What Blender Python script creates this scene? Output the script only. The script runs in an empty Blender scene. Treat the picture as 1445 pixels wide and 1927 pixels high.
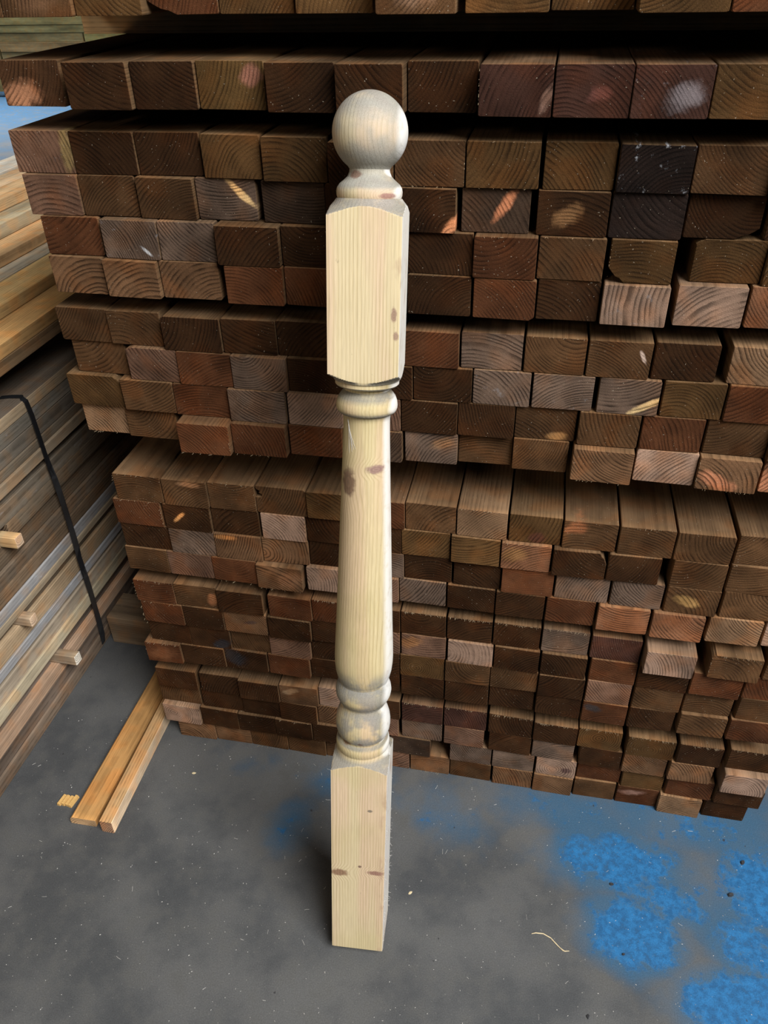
import bpy, bmesh, math, random
from math import sin, cos, pi, radians, sqrt
from mathutils import Vector, Matrix

scene = bpy.context.scene
col = scene.collection

# ------------------------------------------------------------------ camera
W, H, FPX = 1445, 1927, 1475.426
CAM = Vector((0.68069, -0.99395, 1.4))
YAW, PITCH, ROLL = -0.2144341, 0.6256224, -0.0253990
fw = Vector((sin(YAW) * cos(PITCH), cos(YAW) * cos(PITCH), -sin(PITCH)))
rt0 = Vector((cos(YAW), -sin(YAW), 0))
up0 = rt0.cross(fw)
RT = rt0 * cos(ROLL) + up0 * sin(ROLL)
UP = -rt0 * sin(ROLL) + up0 * cos(ROLL)
cd = bpy.data.cameras.new('camera')
cam = bpy.data.objects.new('camera', cd)
col.objects.link(cam)
cd.sensor_fit = 'VERTICAL'
cd.sensor_height = 36.0
cd.lens = FPX * 36.0 / H
cd.clip_start = 0.02
cam.matrix_world = Matrix(((RT.x, UP.x, -fw.x, CAM.x), (RT.y, UP.y, -fw.y, CAM.y), (RT.z, UP.z, -fw.z, CAM.z), (0, 0, 0, 1)))
scene.camera = cam

# ------------------------------------------------------------------ world, lights, exposure
world = bpy.data.worlds.new('world')
scene.world = world
world.use_nodes = True
world.node_tree.nodes['Background'].inputs[0].default_value = (0.70, 0.72, 0.74, 1)
world.node_tree.nodes['Background'].inputs[1].default_value = 0.075


def area_light(name, loc, target, sx, sy, power, color):
    l = bpy.data.lights.new(name, 'AREA')
    l.shape = 'RECTANGLE'
    l.size, l.size_y = sx, sy
    l.energy = power
    l.color = color
    o = bpy.data.objects.new(name, l)
    col.objects.link(o)
    o.location = loc
    o.rotation_euler = (Vector(target) - Vector(loc)).to_track_quat('-Z', 'Y').to_euler()
    return o


area_light('roof_light_panel', (3.2, -2.3, 4.6), (0.4, 0.0, 0.6), 2.9, 2.9, 620, (0.97, 0.98, 1.0))
area_light('door_daylight', (-1.3, -4.2, 3.0), (-0.2, 0.3, 1.0), 0.7, 0.7, 34, (1.0, 0.88, 0.70))
area_light('far_bay_daylight', (-6.5, 7.5, 4.5), (-5.0, 7.0, 0.0), 3.0, 3.0, 210, (0.97, 0.98, 1.0)).data.spread = radians(75)

vs = scene.view_settings
scene.display_settings.display_device = 'sRGB'
vs.view_transform = 'Standard'
vs.look = 'None'
vs.gamma = 1
vs.exposure = 0.0
vs.use_curve_mapping = False

rnd = random.Random(7)


# ------------------------------------------------------------------ pixel rays (for reading positions off the photograph into metres)
def ray(x, y):
    return RT * ((x - W / 2) / FPX) - UP * ((y - H / 2) / FPX) + fw


def on_z(x, y, z):
    d = ray(x, y)
    return CAM + d * ((z - CAM.z) / d.z)


def on_x(x, y, X):
    d = ray(x, y)
    return CAM + d * ((X - CAM.x) / d.x)


def on_y(x, y, Y):
    d = ray(x, y)
    return CAM + d * ((Y - CAM.y) / d.y)


# ------------------------------------------------------------------ node helpers
class NT:
    def __init__(self, mat):
        mat.use_nodes = True
        self.t = mat.node_tree
        self.t.nodes.clear()

    def n(self, kind, **kw):
        nd = self.t.nodes.new(kind)
        for k, v in kw.items():
            setattr(nd, k, v)
        return nd

    def put(self, sock, v):
        if isinstance(v, bpy.types.NodeSocket):
            self.t.links.new(v, sock)
        else:
            if sock.type == 'RGBA' and len(v) == 3:
                v = (*v, 1)
            sock.default_value = v

    def math(self, op, a, b=0.0, c=None, clamp=False):
        nd = self.n('ShaderNodeMath', operation=op, use_clamp=clamp)
        self.put(nd.inputs[0], a)
        self.put(nd.inputs[1], b)
        if c is not None:
            self.put(nd.inputs[2], c)
        return nd.outputs[0]

    def vmath(self, op, a, b=(0, 0, 0)):
        nd = self.n('ShaderNodeVectorMath', operation=op)
        self.put(nd.inputs[0], a)
        self.put(nd.inputs[1], b)
        return nd.outputs['Value'] if op in ('LENGTH', 'DOT_PRODUCT', 'DISTANCE') else nd.outputs[0]

    def sep(self, v):
        nd = self.n('ShaderNodeSeparateXYZ')
        self.put(nd.inputs[0], v)
        return nd.outputs

    def comb(self, x, y, z):
        nd = self.n('ShaderNodeCombineXYZ')
        for i, v in enumerate((x, y, z)):
            self.put(nd.inputs[i], v)
        return nd.outputs[0]

    def noise(self, v, scale, detail=2.0, rough=0.5, color=False):
        nd = self.n('ShaderNodeTexNoise')
        self.put(nd.inputs['Vector'], v)
        nd.inputs['Scale'].default_value = scale
        nd.inputs['Detail'].default_value = detail
        nd.inputs['Roughness'].default_value = rough
        return nd.outputs['Color'] if color else nd.outputs[0]

    def step(self, v, lo, hi, a=0.0, b=1.0):
        nd = self.n('ShaderNodeMapRange', interpolation_type='SMOOTHSTEP')
        self.put(nd.inputs[0], v)
        for i, q in enumerate((lo, hi, a, b)):
            self.put(nd.inputs[i + 1], q)
        return nd.outputs[0]

    def mix(self, f, a, b, blend='MIX'):
        nd = self.n('ShaderNodeMix', data_type='RGBA', blend_type=blend)
        self.put(nd.inputs[0], f)
        self.put(nd.inputs[6], a)
        self.put(nd.inputs[7], b)
        return nd.outputs[2]

    def attr(self, name):
        nd = self.n('ShaderNodeAttribute', attribute_type='OBJECT', attribute_name=name)
        return nd

    def finish(self, color, rough, bump=None, strength=0.4, dist=0.001, spec=0.25):
        b = self.n('ShaderNodeBsdfPrincipled')
        self.put(b.inputs['Base Color'], color)
        self.put(b.inputs['Roughness'], rough)
        self.put(b.inputs['Specular IOR Level'], spec)
        if bump is not None:
            bn = self.n('ShaderNodeBump')
            bn.inputs['Strength'].default_value = strength
            bn.inputs['Distance'].default_value = dist
            self.put(bn.inputs['Height'], bump)
            self.t.links.new(bn.outputs[0], b.inputs['Normal'])
        o = self.n('ShaderNodeOutputMaterial')
        self.t.links.new(b.outputs[0], o.inputs[0])


def sawn_wood():
    """Sawn softwood: growth rings are cylinders around a pith line, so ends show arcs and sides show grain.
    Per-object properties: tint, pith (x, z, rings per metre), seed, contrast, patch_at, patch_size, patch_tint, mould."""
    m = bpy.data.materials.new('sawn_timber')
    g = NT(m)
    tc = g.n('ShaderNodeTexCoord')
    P = tc.outputs['Object']
    seed = g.attr('seed').outputs['Vector']
    tint = g.attr('tint').outputs['Color']
    side_tint = g.attr('side_tint').outputs['Color']
    px, pz, pf = g.sep(g.attr('pith').outputs['Vector'])
    con = g.attr('contrast').outputs['Fac']
    Ps = g.vmath('ADD', P, seed)
    x, y, z = g.sep(P)
    # ring warp
    wv = g.vmath('MULTIPLY', Ps, (1, 0.06, 1))
    wn = g.vmath('SUBTRACT', g.noise(wv, 17, 2, 0.4, True), (0.5, 0.5, 0.5))
    wx, wy, wz = g.sep(wn)
    rx = g.math('MULTIPLY_ADD', wx, 0.009, g.math('SUBTRACT', x, px))
    rz = g.math('MULTIPLY_ADD', wz, 0.009, g.math('SUBTRACT', z, pz))
    r = g.math('SQRT', g.math('ADD', g.math('MULTIPLY', rx, rx), g.math('MULTIPLY', rz, rz)))
    wob = g.noise(wv, 90, 1, 0.5)
    sp = g.noise(g.comb(r, 0.37, g.math('MULTIPLY', pf, 3.1)), 45, 1, 0.5)      # rings of unequal width
    ph = g.math('ADD', g.math('MULTIPLY', r, pf), g.math('ADD', g.math('MULTIPLY', wob, 0.25), g.math('MULTIPLY', sp, 2.6)))
    fr = g.math('FRACT', ph)
    late = g.math('MULTIPLY', g.step(fr, 0.30, 0.86), g.step(fr, 0.88, 0.99, 1, 0))
    fade = g.step(g.noise(Ps, 38, 2, 0.5), 0.32, 0.62, 0.25, 1.0)
    ring = g.math('MULTIPLY', g.math('MULTIPLY', late, fade), con)
    fib = g.noise(g.vmath('MULTIPLY', Ps, (700, 9, 700)), 1.0, 2, 0.6)
    blot = g.noise(g.vmath('MULTIPLY', Ps, (1, 0.2, 1)), 42, 3, 0.6)
    big = g.noise(g.vmath('MULTIPLY', Ps, (1, 0.12, 1)), 16, 1, 0.5)
    nx, ny, nz = g.sep(tc.outputs['Normal'])
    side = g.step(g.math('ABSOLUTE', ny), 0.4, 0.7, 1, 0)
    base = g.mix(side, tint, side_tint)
    ring = g.math('MULTIPLY', ring, g.math('MULTIPLY_ADD', side, -0.5, 1.0))
    end_pale = g.math('MULTIPLY', g.math('MULTIPLY', side, g.step(g.math('MULTIPLY_ADD', blot, 0.012, y), 0.006, 0.022, 1, 0)), 0.28)  # sides get paler close to the front end
    base = g.mix(end_pale, base, g.mix(1.0, base, (2.3, 2.15, 1.9), 'MULTIPLY'))
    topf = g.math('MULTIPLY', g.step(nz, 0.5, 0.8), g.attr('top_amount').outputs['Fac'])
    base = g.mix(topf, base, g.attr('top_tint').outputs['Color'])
    # patch (knot, sapwood, resin): ellipse on the end
    ax, az, aa = g.sep(g.attr('patch_at').outputs['Vector'])
    sx, sz, ss = g.sep(g.attr('patch_size').outputs['Vector'])
    ptint = g.attr('patch_tint').outputs['Color']
    dx = g.math('SUBTRACT', x, ax)
    dz = g.math('SUBTRACT', z, az)
    ca = g.math('COSINE', aa)
    sa = g.math('SINE', aa)
    u = g.math('DIVIDE', g.math('ADD', g.math('MULTIPLY', dx, ca), g.math('MULTIPLY', dz, sa)), sx)
    v = g.math('DIVIDE', g.math('SUBTRACT', g.math('MULTIPLY', dz, ca), g.math('MULTIPLY', dx, sa)), sz)
    d = g.math('SQRT', g.math('ADD', g.math('MULTIPLY', u, u), g.math('MULTIPLY', v, v)))
    d = g.math('ADD', d, g.math('MULTIPLY', g.math('SUBTRACT', g.noise(Ps, 70, 3, 0.6), 0.5), 1.1))
    pm = g.math('MULTIPLY', g.step(d, 0.45, 1.15, 1, 0), ss)
    pm = g.math('MULTIPLY', pm, g.step(y, 0.0, 0.06, 1, 0))
    base = g.mix(pm, base, ptint)
    # darkness of rings, fibres, blotches
    k = g.math('MULTIPLY', g.math('SUBTRACT', 1.45, g.math('MULTIPLY', ring, 1.25)), g.math('MULTIPLY_ADD', fib, 0.7, 0.65))
    k = g.math('MULTIPLY', k, g.math('MULTIPLY_ADD', blot, 0.8, 0.6))
    k = g.math('MULTIPLY', k, g.math('MULTIPLY_ADD', big, 1.5, 0.25))
    c = g.mix(1.0, base, g.comb(k, k, k), 'MULTIPLY')
    warm = g.step(g.noise(Ps, 24, 1, 0.5), 0.45, 0.7)
    c = g.mix(g.math('MULTIPLY', warm, 0.42), c, g.mix(1.0, c, (1.35, 0.95, 0.62), 'MULTIPLY'))
    # pale mould or lime specks
    md = g.attr('mould').outputs['Fac']
    mm = g.math('MULTIPLY', g.step(g.noise(g.vmath('MULTIPLY', Ps, (1, 0.25, 1)), 85, 4, 0.65), 0.60, 0.78), md)
    c = g.mix(mm, c, (0.40, 0.41, 0.43))
    speck = g.step(g.noise(Ps, 520, 0, 0.5), 0.82, 0.85)
    c = g.mix(g.math('MULTIPLY', speck, 0.4), c, (0.45, 0.38, 0.28))
    hgt = g.math('ADD', g.math('MULTIPLY', fib, 0.8), g.math('MULTIPLY', ring, -0.35))
    hgt = g.math('ADD', hgt, g.math('MULTIPLY', blot, 0.5))
    g.finish(c, 0.85, hgt, 0.55, 0.0011, 0.06)
    return m


def turned_pine():
    m = bpy.data.materials.new('turned_pine')
    g = NT(m)
    tc = g.n('ShaderNodeTexCoord')
    P = tc.outputs['Object']
    x, y, z = g.sep(P)
    knots = [  # centre, radii, tint
        ((-0.030, -0.043, 0.172), (0.017, 0.020, 0.0085), (0.186, 0.093, 0.053)),
        ((0.029, -0.043, 0.178), (0.016, 0.020, 0.0055), (0.223, 0.105, 0.081)),
        ((0.003, -0.043, 0.189), (0.0035, 0.01, 0.003), (0.124, 0.068, 0.050)),
        ((0.018, -0.043, 0.307), (0.005, 0.01, 0.003), (0.149, 0.124, 0.093)),
        ((-0.020, -0.026, 0.842), (0.012, 0.022, 0.022), (0.124, 0.065, 0.040)),
        ((0.017, -0.027, 0.862), (0.016, 0.016, 0.007), (0.211, 0.118, 0.105)),
        ((-0.022, -0.030, 0.425), (0.010, 0.016, 0.0055), (0.155, 0.074, 0.034)),
        ((0.001, -0.040, 0.4285), (0.0045, 0.01, 0.003), (0.136, 0.081, 0.062)),
        ((-0.014, -0.021, 1.2085), (0.009, 0.012, 0.0055), (0.149, 0.081, 0.053)),
        ((0.024, -0.028, 1.187), (0.012, 0.014, 0.0035), (0.273, 0.136, 0.112)),
        ((0.036, -0.043, 1.06), (0.004, 0.01, 0.009), (0.248, 0.149, 0.105)),
        ((0.039, -0.043, 1.035), (0.004, 0.01, 0.006), (0.260, 0.161, 0.112)),
    ]
    wn = g.vmath('SUBTRACT', g.noise(g.vmath('MULTIPLY', P, (1, 1, 0.12)), 30, 2, 0.5, True), (0.5, 0.5, 0.5))
    wx, wy, wz = g.sep(wn)
    gx = g.math('MULTIPLY_ADD', wx, 0.0035, x)
    gy = g.math('MULTIPLY_ADD', wy, 0.0035, y)
    # grain bends round the knots
    masks = []
    for c0, r0, t0 in knots:
        dv = g.vmath('DIVIDE', g.vmath('SUBTRACT', P, c0), r0)
        dl = g.vmath('LENGTH', dv)
        dn = g.math('ADD', dl, g.math('MULTIPLY', g.math('SUBTRACT', g.noise(P, 160, 2, 0.6), 0.5), 0.7))
        masks.append((g.step(dn, 0.55, 1.1, 1, 0), t0, dl))
        if r0[0] > 0.009:
            bump = g.step(dl, 0.3, 2.6, 1, 0)
            gx = g.math('MULTIPLY_ADD', bump, 0.006, gx)
            gy = g.math('MULTIPLY_ADD', bump, -0.008, gy)
    cx = g.math('ADD', gx, 0.012)
    cy = g.math('ADD', gy, -0.085)
    r = g.math('SQRT', g.math('ADD', g.math('MULTIPLY', cx, cx), g.math('MULTIPLY', cy, cy)))
    grain = g.math('ADD', g.math('MULTIPLY', gx, 215), g.math('MULTIPLY', r, 75))
    ph = g.math('ADD', grain, g.math('MULTIPLY', g.noise(g.vmath('MULTIPLY', P, (1, 1, 0.1)), 60, 1, 0.5), 1.3))
    fr = g.math('FRACT', ph)
    late = g.math('MULTIPLY', g.step(fr, 0.35, 0.85), g.step(fr, 0.87, 0.99, 1, 0))
    fade = g.step(g.noise(g.vmath('MULTIPLY', P, (1, 1, 0.15)), 35, 1, 0.5), 0.3, 0.7, 0.3, 1.0)
    ring = g.math('MULTIPLY', late, fade)
    zone = g.noise(g.vmath('MULTIPLY', P, (1, 1, 0.08)), 32, 1, 0.5)
    c = g.mix(g.step(zone, 0.42, 0.62), (0.56, 0.455, 0.275), (0.57, 0.42, 0.275))
    c = g.mix(g.math('MULTIPLY', g.step(g.noise(P, 9, 2, 0.5), 0.45, 0.65), 0.4), c, (0.46, 0.385, 0.185))
    c = g.mix(g.math('MULTIPLY', ring, 0.55), c, (0.36, 0.27, 0.13))
    fib = g.noise(g.vmath('MULTIPLY', P, (900, 900, 25)), 1.0, 2, 0.6)
    k = g.math('MULTIPLY_ADD', fib, 0.5, 0.75)
    c = g.mix(1.0, c, g.comb(k, k, k), 'MULTIPLY')
    # exposed end grain is open, takes up dirt and looks grey
    nx, ny, nz = g.sep(tc.outputs['Normal'])
    eg = g.step(g.math('ABSOLUTE', nz), 0.18, 0.62)
    eg = g.math('MULTIPLY', eg, g.step(g.noise(P, 55, 3, 0.6), 0.25, 0.55, 0.6, 1.0))
    eg = g.math('MULTIPLY', eg, g.step(z, 0.02, 0.03))
    speck = g.noise(P, 900, 1, 0.6)
    gc = g.mix(speck, (0.085, 0.085, 0.083), (0.27, 0.265, 0.25))
    c = g.mix(g.math('MULTIPLY', eg, 0.8), c, gc)
    turned = g.math('MULTIPLY', g.step(z, 0.40, 0.41), g.step(z, 0.96, 0.99, 1, 0))
    c = g.mix(g.math('MULTIPLY', turned, 0.6), c, g.mix(1.0, c, (0.84, 0.83, 0.72), 'MULTIPLY'))
    low = g.math('MULTIPLY', g.step(z, 0.42, 0.43), g.step(z, 0.53, 0.56, 1, 0))
    low = g.math('MULTIPLY', low, g.step(g.noise(P, 30, 3, 0.6), 0.36, 0.58, 0.0, 0.75))
    c = g.mix(low, c, gc)
    ball = g.math('MULTIPLY', g.step(z, 1.185, 1.20), g.step(g.noise(P, 26, 2, 0.5), 0.36, 0.6, 0.25, 0.85))
    c = g.mix(ball, c, g.mix(speck, (0.19, 0.18, 0.15), (0.38, 0.36, 0.30)))
    # the right-hand face is mixed towards white, unevenly
    right_pale = g.math('MULTIPLY', g.step(nx, 0.7, 0.9), g.step(z, 0.02, 0.05, 0.6, 0.75))
    c = g.mix(g.math('MULTIPLY', right_pale, g.step(g.noise(P, 70, 3, 0.6), 0.2, 0.5, 0.5, 1.0)), c, (0.74, 0.72, 0.68))
    for mk, t0, dl in masks:
        ringk = g.math('MULTIPLY_ADD', g.math('FRACT', g.math('MULTIPLY', dl, 3.0)), 0.5, 0.75)
        c = g.mix(g.math('MULTIPLY', mk, 0.85), c, g.mix(1.0, t0, g.comb(ringk, ringk, ringk), 'MULTIPLY'))
    # brown bark stain along the right front arris, pencil-like scuffs
    ar = g.math('MULTIPLY', g.step(x, 0.028, 0.041), g.step(g.noise(g.vmath('MULTIPLY', P, (1, 1, 0.4)), 60, 3, 0.6), 0.55, 0.7))
    c = g.mix(g.math('MULTIPLY', ar, 0.5), c, (0.36, 0.23, 0.15))
    scuff = g.step(g.noise(g.vmath('MULTIPLY', P, (1, 1, 0.6)), 120, 3, 0.6), 0.70, 0.76)
    c = g.mix(g.math('MULTIPLY', scuff, 0.35), c, (0.20, 0.16, 0.10))
    hgt = g.math('ADD', fib, g.math('MULTIPLY', ring, -0.6))
    g.finish(c, 0.68, hgt, 0.35, 0.0006, 0.25)
    return m


def painted_concrete():
    m = bpy.data.materials.new('worn_blue_concrete')
    g = NT(m)
    geo = g.n('ShaderNodeNewGeometry')
    P = geo.outputs['Position']
    x, y, z = g.sep(P)
    n1 = g.noise(P, 5.5, 4, 0.6)
    n2 = g.noise(P, 22, 5, 0.65)
    n3 = g.noise(P, 75, 4, 0.65)
    fine = g.noise(P, 480, 3, 0.7)
    c = g.mix(g.step(n1, 0.35, 0.65), (0.053, 0.0545, 0.055), (0.092, 0.091, 0.087))
    c = g.mix(g.math('MULTIPLY', g.step(n2, 0.45, 0.7), 0.5), c, (0.075, 0.073, 0.066))
    # remains of blue floor paint: (x, y, rx, ry, amount)
    blobs = [(0.92, -0.12, 0.15, 0.075, 0.80), (1.00, -0.19, 0.10, 0.06, 0.72), (0.945, -0.25, 0.095, 0.075, 0.92),
             (1.13, -0.345, 0.13, 0.07, 1.0), (1.17, -0.13, 0.09, 0.13, 0.74), (1.05, -0.02, 0.27, 0.09, 0.52), (1.14, -0.24, 0.09, 0.07, 0.74),
             (0.80, 0.02, 0.25, 0.07, 0.36), (0.285, -0.17, 0.07, 0.08, 0.46), (0.58, -0.08, 0.12, 0.08, 0.46), (0.34, -0.04, 0.20, 0.06, 0.40),
             (1.05, -0.38, 0.06, 0.05, 0.55), (0.85, -0.03, 0.30, 0.09, 0.44), (1.08, -0.16, 0.20, 0.16, 0.46), (0.48, -0.09, 0.16, 0.07, 0.36), (0.16, -0.05, 0.14, 0.07, 0.26), (1.35, -0.1, 0.2, 0.3, 0.6), (1.5, -0.5, 0.35, 0.3, 0.6), (-5.5, 8.0, 4.5, 4.5, 0.50), (-3.2, 5.2, 1.6, 1.6, 0.4)]
    amt = None
    for bx, by, rx, ry, a in blobs:
        u = g.math('DIVIDE', g.math('SUBTRACT', x, bx), rx)
        v = g.math('DIVIDE', g.math('SUBTRACT', y, by), ry)
        d = g.math('ADD', g.math('MULTIPLY', u, u), g.math('MULTIPLY', v, v))
        e = g.math('MULTIPLY', g.math('POWER', 2.718, g.math('MULTIPLY', d, -0.9)), a)
        amt = e if amt is None else g.math('MAXIMUM', amt, e)
    wear = g.math('ADD', g.math('MULTIPLY', n2, 0.62), g.math('MULTIPLY', n3, 0.38))
    solid = g.step(g.math('SUBTRACT', g.math('MULTIPLY_ADD', amt, 0.72, 0.13), wear), -0.03, 0.09)
    haze = g.math('MULTIPLY', g.step(g.math('SUBTRACT', g.math('MULTIPLY_ADD', amt, 1.15, 0.20), n1), -0.12, 0.30), 0.8)
    blue = g.mix(g.step(n3, 0.35, 0.65), (0.011, 0.078, 0.185), (0.017, 0.130, 0.30))
    c = g.mix(haze, c, (0.028, 0.088, 0.155))
    solid = g.math('MULTIPLY', solid, g.step(g.math('MULTIPLY_ADD', n3, 0.5, g.math('MULTIPLY', n1, 0.5)), 0.34, 0.48, 0.55, 1.0))
    c = g.mix(solid, c, blue)
    k = g.math('MULTIPLY_ADD', fine, 1.1, 0.45)
    c = g.mix(1.0, c, g.comb(k, k, k), 'MULTIPLY')
    pit = g.step(g.noise(P, 60, 1, 0.5), 0.77, 0.80)
    c = g.mix(g.math('MULTIPLY', pit, 0.8), c, (0.025, 0.025, 0.025))
    dust = g.math('MULTIPLY', g.step(g.noise(P, 210, 2, 0.7), 0.66, 0.74), 0.4)
    c = g.mix(dust, c, (0.23, 0.22, 0.19))
    hgt = g.math('ADD', g.math('MULTIPLY', n3, 0.7), g.math('ADD', g.math('MULTIPLY', fine, 0.5), g.math('MULTIPLY', solid, 0.3)))
    g.finish(c, g.math('MULTIPLY_ADD', n2, 0.25, 0.5), hgt, 0.35, 0.0012, 0.3)
    return m


def plain(name, color, rough, nscale=60, amount=0.4, spec=0.3):
    m = bpy.data.materials.new(name)
    g = NT(m)
    P = g.n('ShaderNodeTexCoord').outputs['Object']
    n = g.noise(P, nscale, 3, 0.6)
    k = g.math('MULTIPLY_ADD', n, amount * 2, 1 - amount)
    c = g.mix(1.0, color, g.comb(k, k, k), 'MULTIPLY')
    g.finish(c, rough, n, 0.25, 0.001, spec)
    return m


M_TIMBER = sawn_wood()
M_POST = turned_pine()
M_FLOOR = painted_concrete()
M_STRAP = plain('black_plastic_strap', (0.012, 0.012, 0.013), 0.42, 40, 0.3, 0.5)
M_CHIP = plain('fresh_wood_shaving', (0.62, 0.50, 0.30), 0.7, 200, 0.3)
M_PALE = plain('pale_dust_fibre', (0.55, 0.52, 0.47), 0.8, 300, 0.2)
M_OFFCUT = plain('ridged_offcut_wood', (0.60, 0.36, 0.12), 0.7, 200, 0.3)
M_FRAY = plain('torn_wood_fibre', (0.34, 0.25, 0.15), 0.8, 300, 0.3)
M_WALL = plain('grey_sheet_wall', (0.20, 0.21, 0.22), 0.6, 3, 0.2)
M_DARK = plain('dark_grit', (0.03, 0.03, 0.032), 0.8, 200, 0.4)


# ------------------------------------------------------------------ object helpers
def link_mesh(name, verts, faces, mat, parent=None, smooth=False):
    me = bpy.data.meshes.new(name)
    me.from_pydata([tuple(v) for v in verts], [], faces)
    me.validate()
    bm = bmesh.new()
    bm.from_mesh(me)
    bmesh.ops.recalc_face_normals(bm, faces=bm.faces)
    bm.to_mesh(me)
    bm.free()
    if smooth:
        me.polygons.foreach_set('use_smooth', [True] * len(me.polygons))
        me.set_sharp_from_angle(angle=radians(32))
    me.materials.append(mat)
    o = bpy.data.objects.new(name, me)
    col.objects.link(o)
    if parent:
        o.parent = parent
    return o


def tag(o, label, cat, group=None, kind=None):
    o['label'] = label
    o['category'] = cat
    if group:
        o['group'] = group
    if kind:
        o['kind'] = kind
    return o


def wood_props(o, tint, side=None, pith=(0.0, -0.05, 170), contrast=0.8, patch=None, mould=0.0, seed=None):
    o['tint'] = [float(v) for v in tint]
    o['side_tint'] = [float(v) for v in (side or tint)]
    o['pith'] = [float(v) for v in pith]
    o['seed'] = [float(v) for v in (seed or (rnd.uniform(-9, 9), rnd.uniform(-9, 9), rnd.uniform(-9, 9)))]
    o['contrast'] = float(contrast)
    p = patch or ((0, 0, 0), (0.01, 0.01, 0.0), (0.5, 0.5, 0.5))
    o['patch_at'] = [float(v) for v in p[0]]
    o['patch_size'] = [float(v) for v in p[1]]
    o['patch_tint'] = [float(v) for v in p[2]]
    o['mould'] = float(mould)


def section(w, h, cuts, rg, ch=(0.0008, 0.0024), jit=0.0006):
    """closed outline of a sawn stick, x across, z up from 0, corners eased unevenly; cuts enlarge single corners"""
    pts = []
    for key, sx, sz in (('BL', -1, 0), ('BR', 1, 0), ('TR', 1, 1), ('TL', -1, 1)):
        cx = sx * w / 2 - sx * rg.uniform(0, jit)
        cz = sz * h + (1 if sz == 0 else -1) * rg.uniform(0, jit)
        ix = -sx
        iz = 1 if sz == 0 else -1
        extra = [c for c in cuts if c[0] == key]
        if extra:
            _, dx, dz = extra[0]
            run = [(cx + ix * dx, cz), (cx + ix * dx * 0.72, cz + iz * dz * 0.30), (cx + ix * dx * 0.45, cz + iz * dz * 0.42),
                   (cx + ix * dx * 0.18, cz + iz * dz * 0.75), (cx, cz + iz * dz)]
        else:
            c = rg.uniform(*ch)
            run = [(cx + ix * c, cz), (cx + ix * c * 0.3, cz + iz * c * 0.3), (cx, cz + iz * c)]
        # order counter-clockwise seen from -Y: BL -> BR -> TR -> TL
        if key in ('BL', 'TR'):
            run = run[::-1]
        pts += run
    return pts


def stick(name, w, h, length, rg, cuts=(), skew=0.02, parent=None, notch=None, mat=None, bev=0.0007, rough_edge=0.0):
    sec = notch if notch else section(w, h, cuts, rg)
    n = len(sec)
    a, b = rg.uniform(-skew, skew), rg.uniform(-skew, skew)
    vs_ = []
    for k, (x, z) in enumerate(sec):
        f = 1 - 2 * bev / max(w, h)
        vs_.append((x * f, a * x + b * (z - h / 2), (z - h / 2) * f + h / 2))
    for (x, z) in sec:
        vs_.append((x, a * x + b * (z - h / 2) + bev, z))
    for (x, z) in sec:
        vs_.append((x, length, z))
    fs = [list(range(n))[::-1]]
    for q in range(2):
        for k in range(n):
            k2 = (k + 1) % n
            fs.append([q * n + k, q * n + k2, (q + 1) * n + k2, (q + 1) * n + k])
    fs.append([2 * n + k for k in range(n)])
    return link_mesh(name, vs_, fs, mat or M_TIMBER, parent)


def tubes(name, paths, rad, mat, parent=None, sides=5):
    v, f = [], []
    for pts, r in [(p, rad) for p in paths]:
        base = len(v)
        n_ = len(pts)
        for i, p in enumerate(pts):
            p = Vector(p)
            d = (Vector(pts[min(i + 1, n_ - 1)]) - Vector(pts[max(i - 1, 0)])).normalized()
            a = d.orthogonal().normalized()
            b = d.cross(a)
            rr = r * (1.0 if 0 < i < n_ - 1 else 0.55)
            for k in range(sides):
                th = 2 * pi * k / sides
                v.append(p + a * rr * cos(th) + b * rr * sin(th))
        for i in range(n_ - 1):
            for k in range(sides):
                k2 = (k + 1) % sides
                f.append([base + i * sides + k, base + i * sides + k2, base + (i + 1) * sides + k2, base + (i + 1) * sides + k])
        f.append([base + k for k in range(sides)][::-1])
        f.append([base + (n_ - 1) * sides + k for k in range(sides)])
    return link_mesh(name, v, f, mat, parent)


# ------------------------------------------------------------------ setting: floor and back wall
fl = link_mesh('floor', [(-16, -6, 0), (12, -6, 0), (12, 14, 0), (-16, 14, 0)], [[0, 1, 2, 3]], M_FLOOR)
tag(fl, 'dark grey concrete floor with worn blue paint', 'floor', None, 'structure')
del fl['category']
wv_, wf_ = [], []
nrib = 140
for i in range(nrib + 1):
    xx = -16 + 28 * i / nrib
    yy = 13.9 - (0.04 if i % 4 in (1, 2) else 0.0)
    wv_ += [(xx, yy, 0), (xx, yy, 6)]
for i in range(nrib):
    wf_.append([2 * i, 2 * i + 2, 2 * i + 3, 2 * i + 1])
wl = link_mesh('wall_back', wv_, wf_, M_WALL)
wl['label'] = 'ribbed grey sheet wall at the far end of the shed'
wl['kind'] = 'structure'

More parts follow.
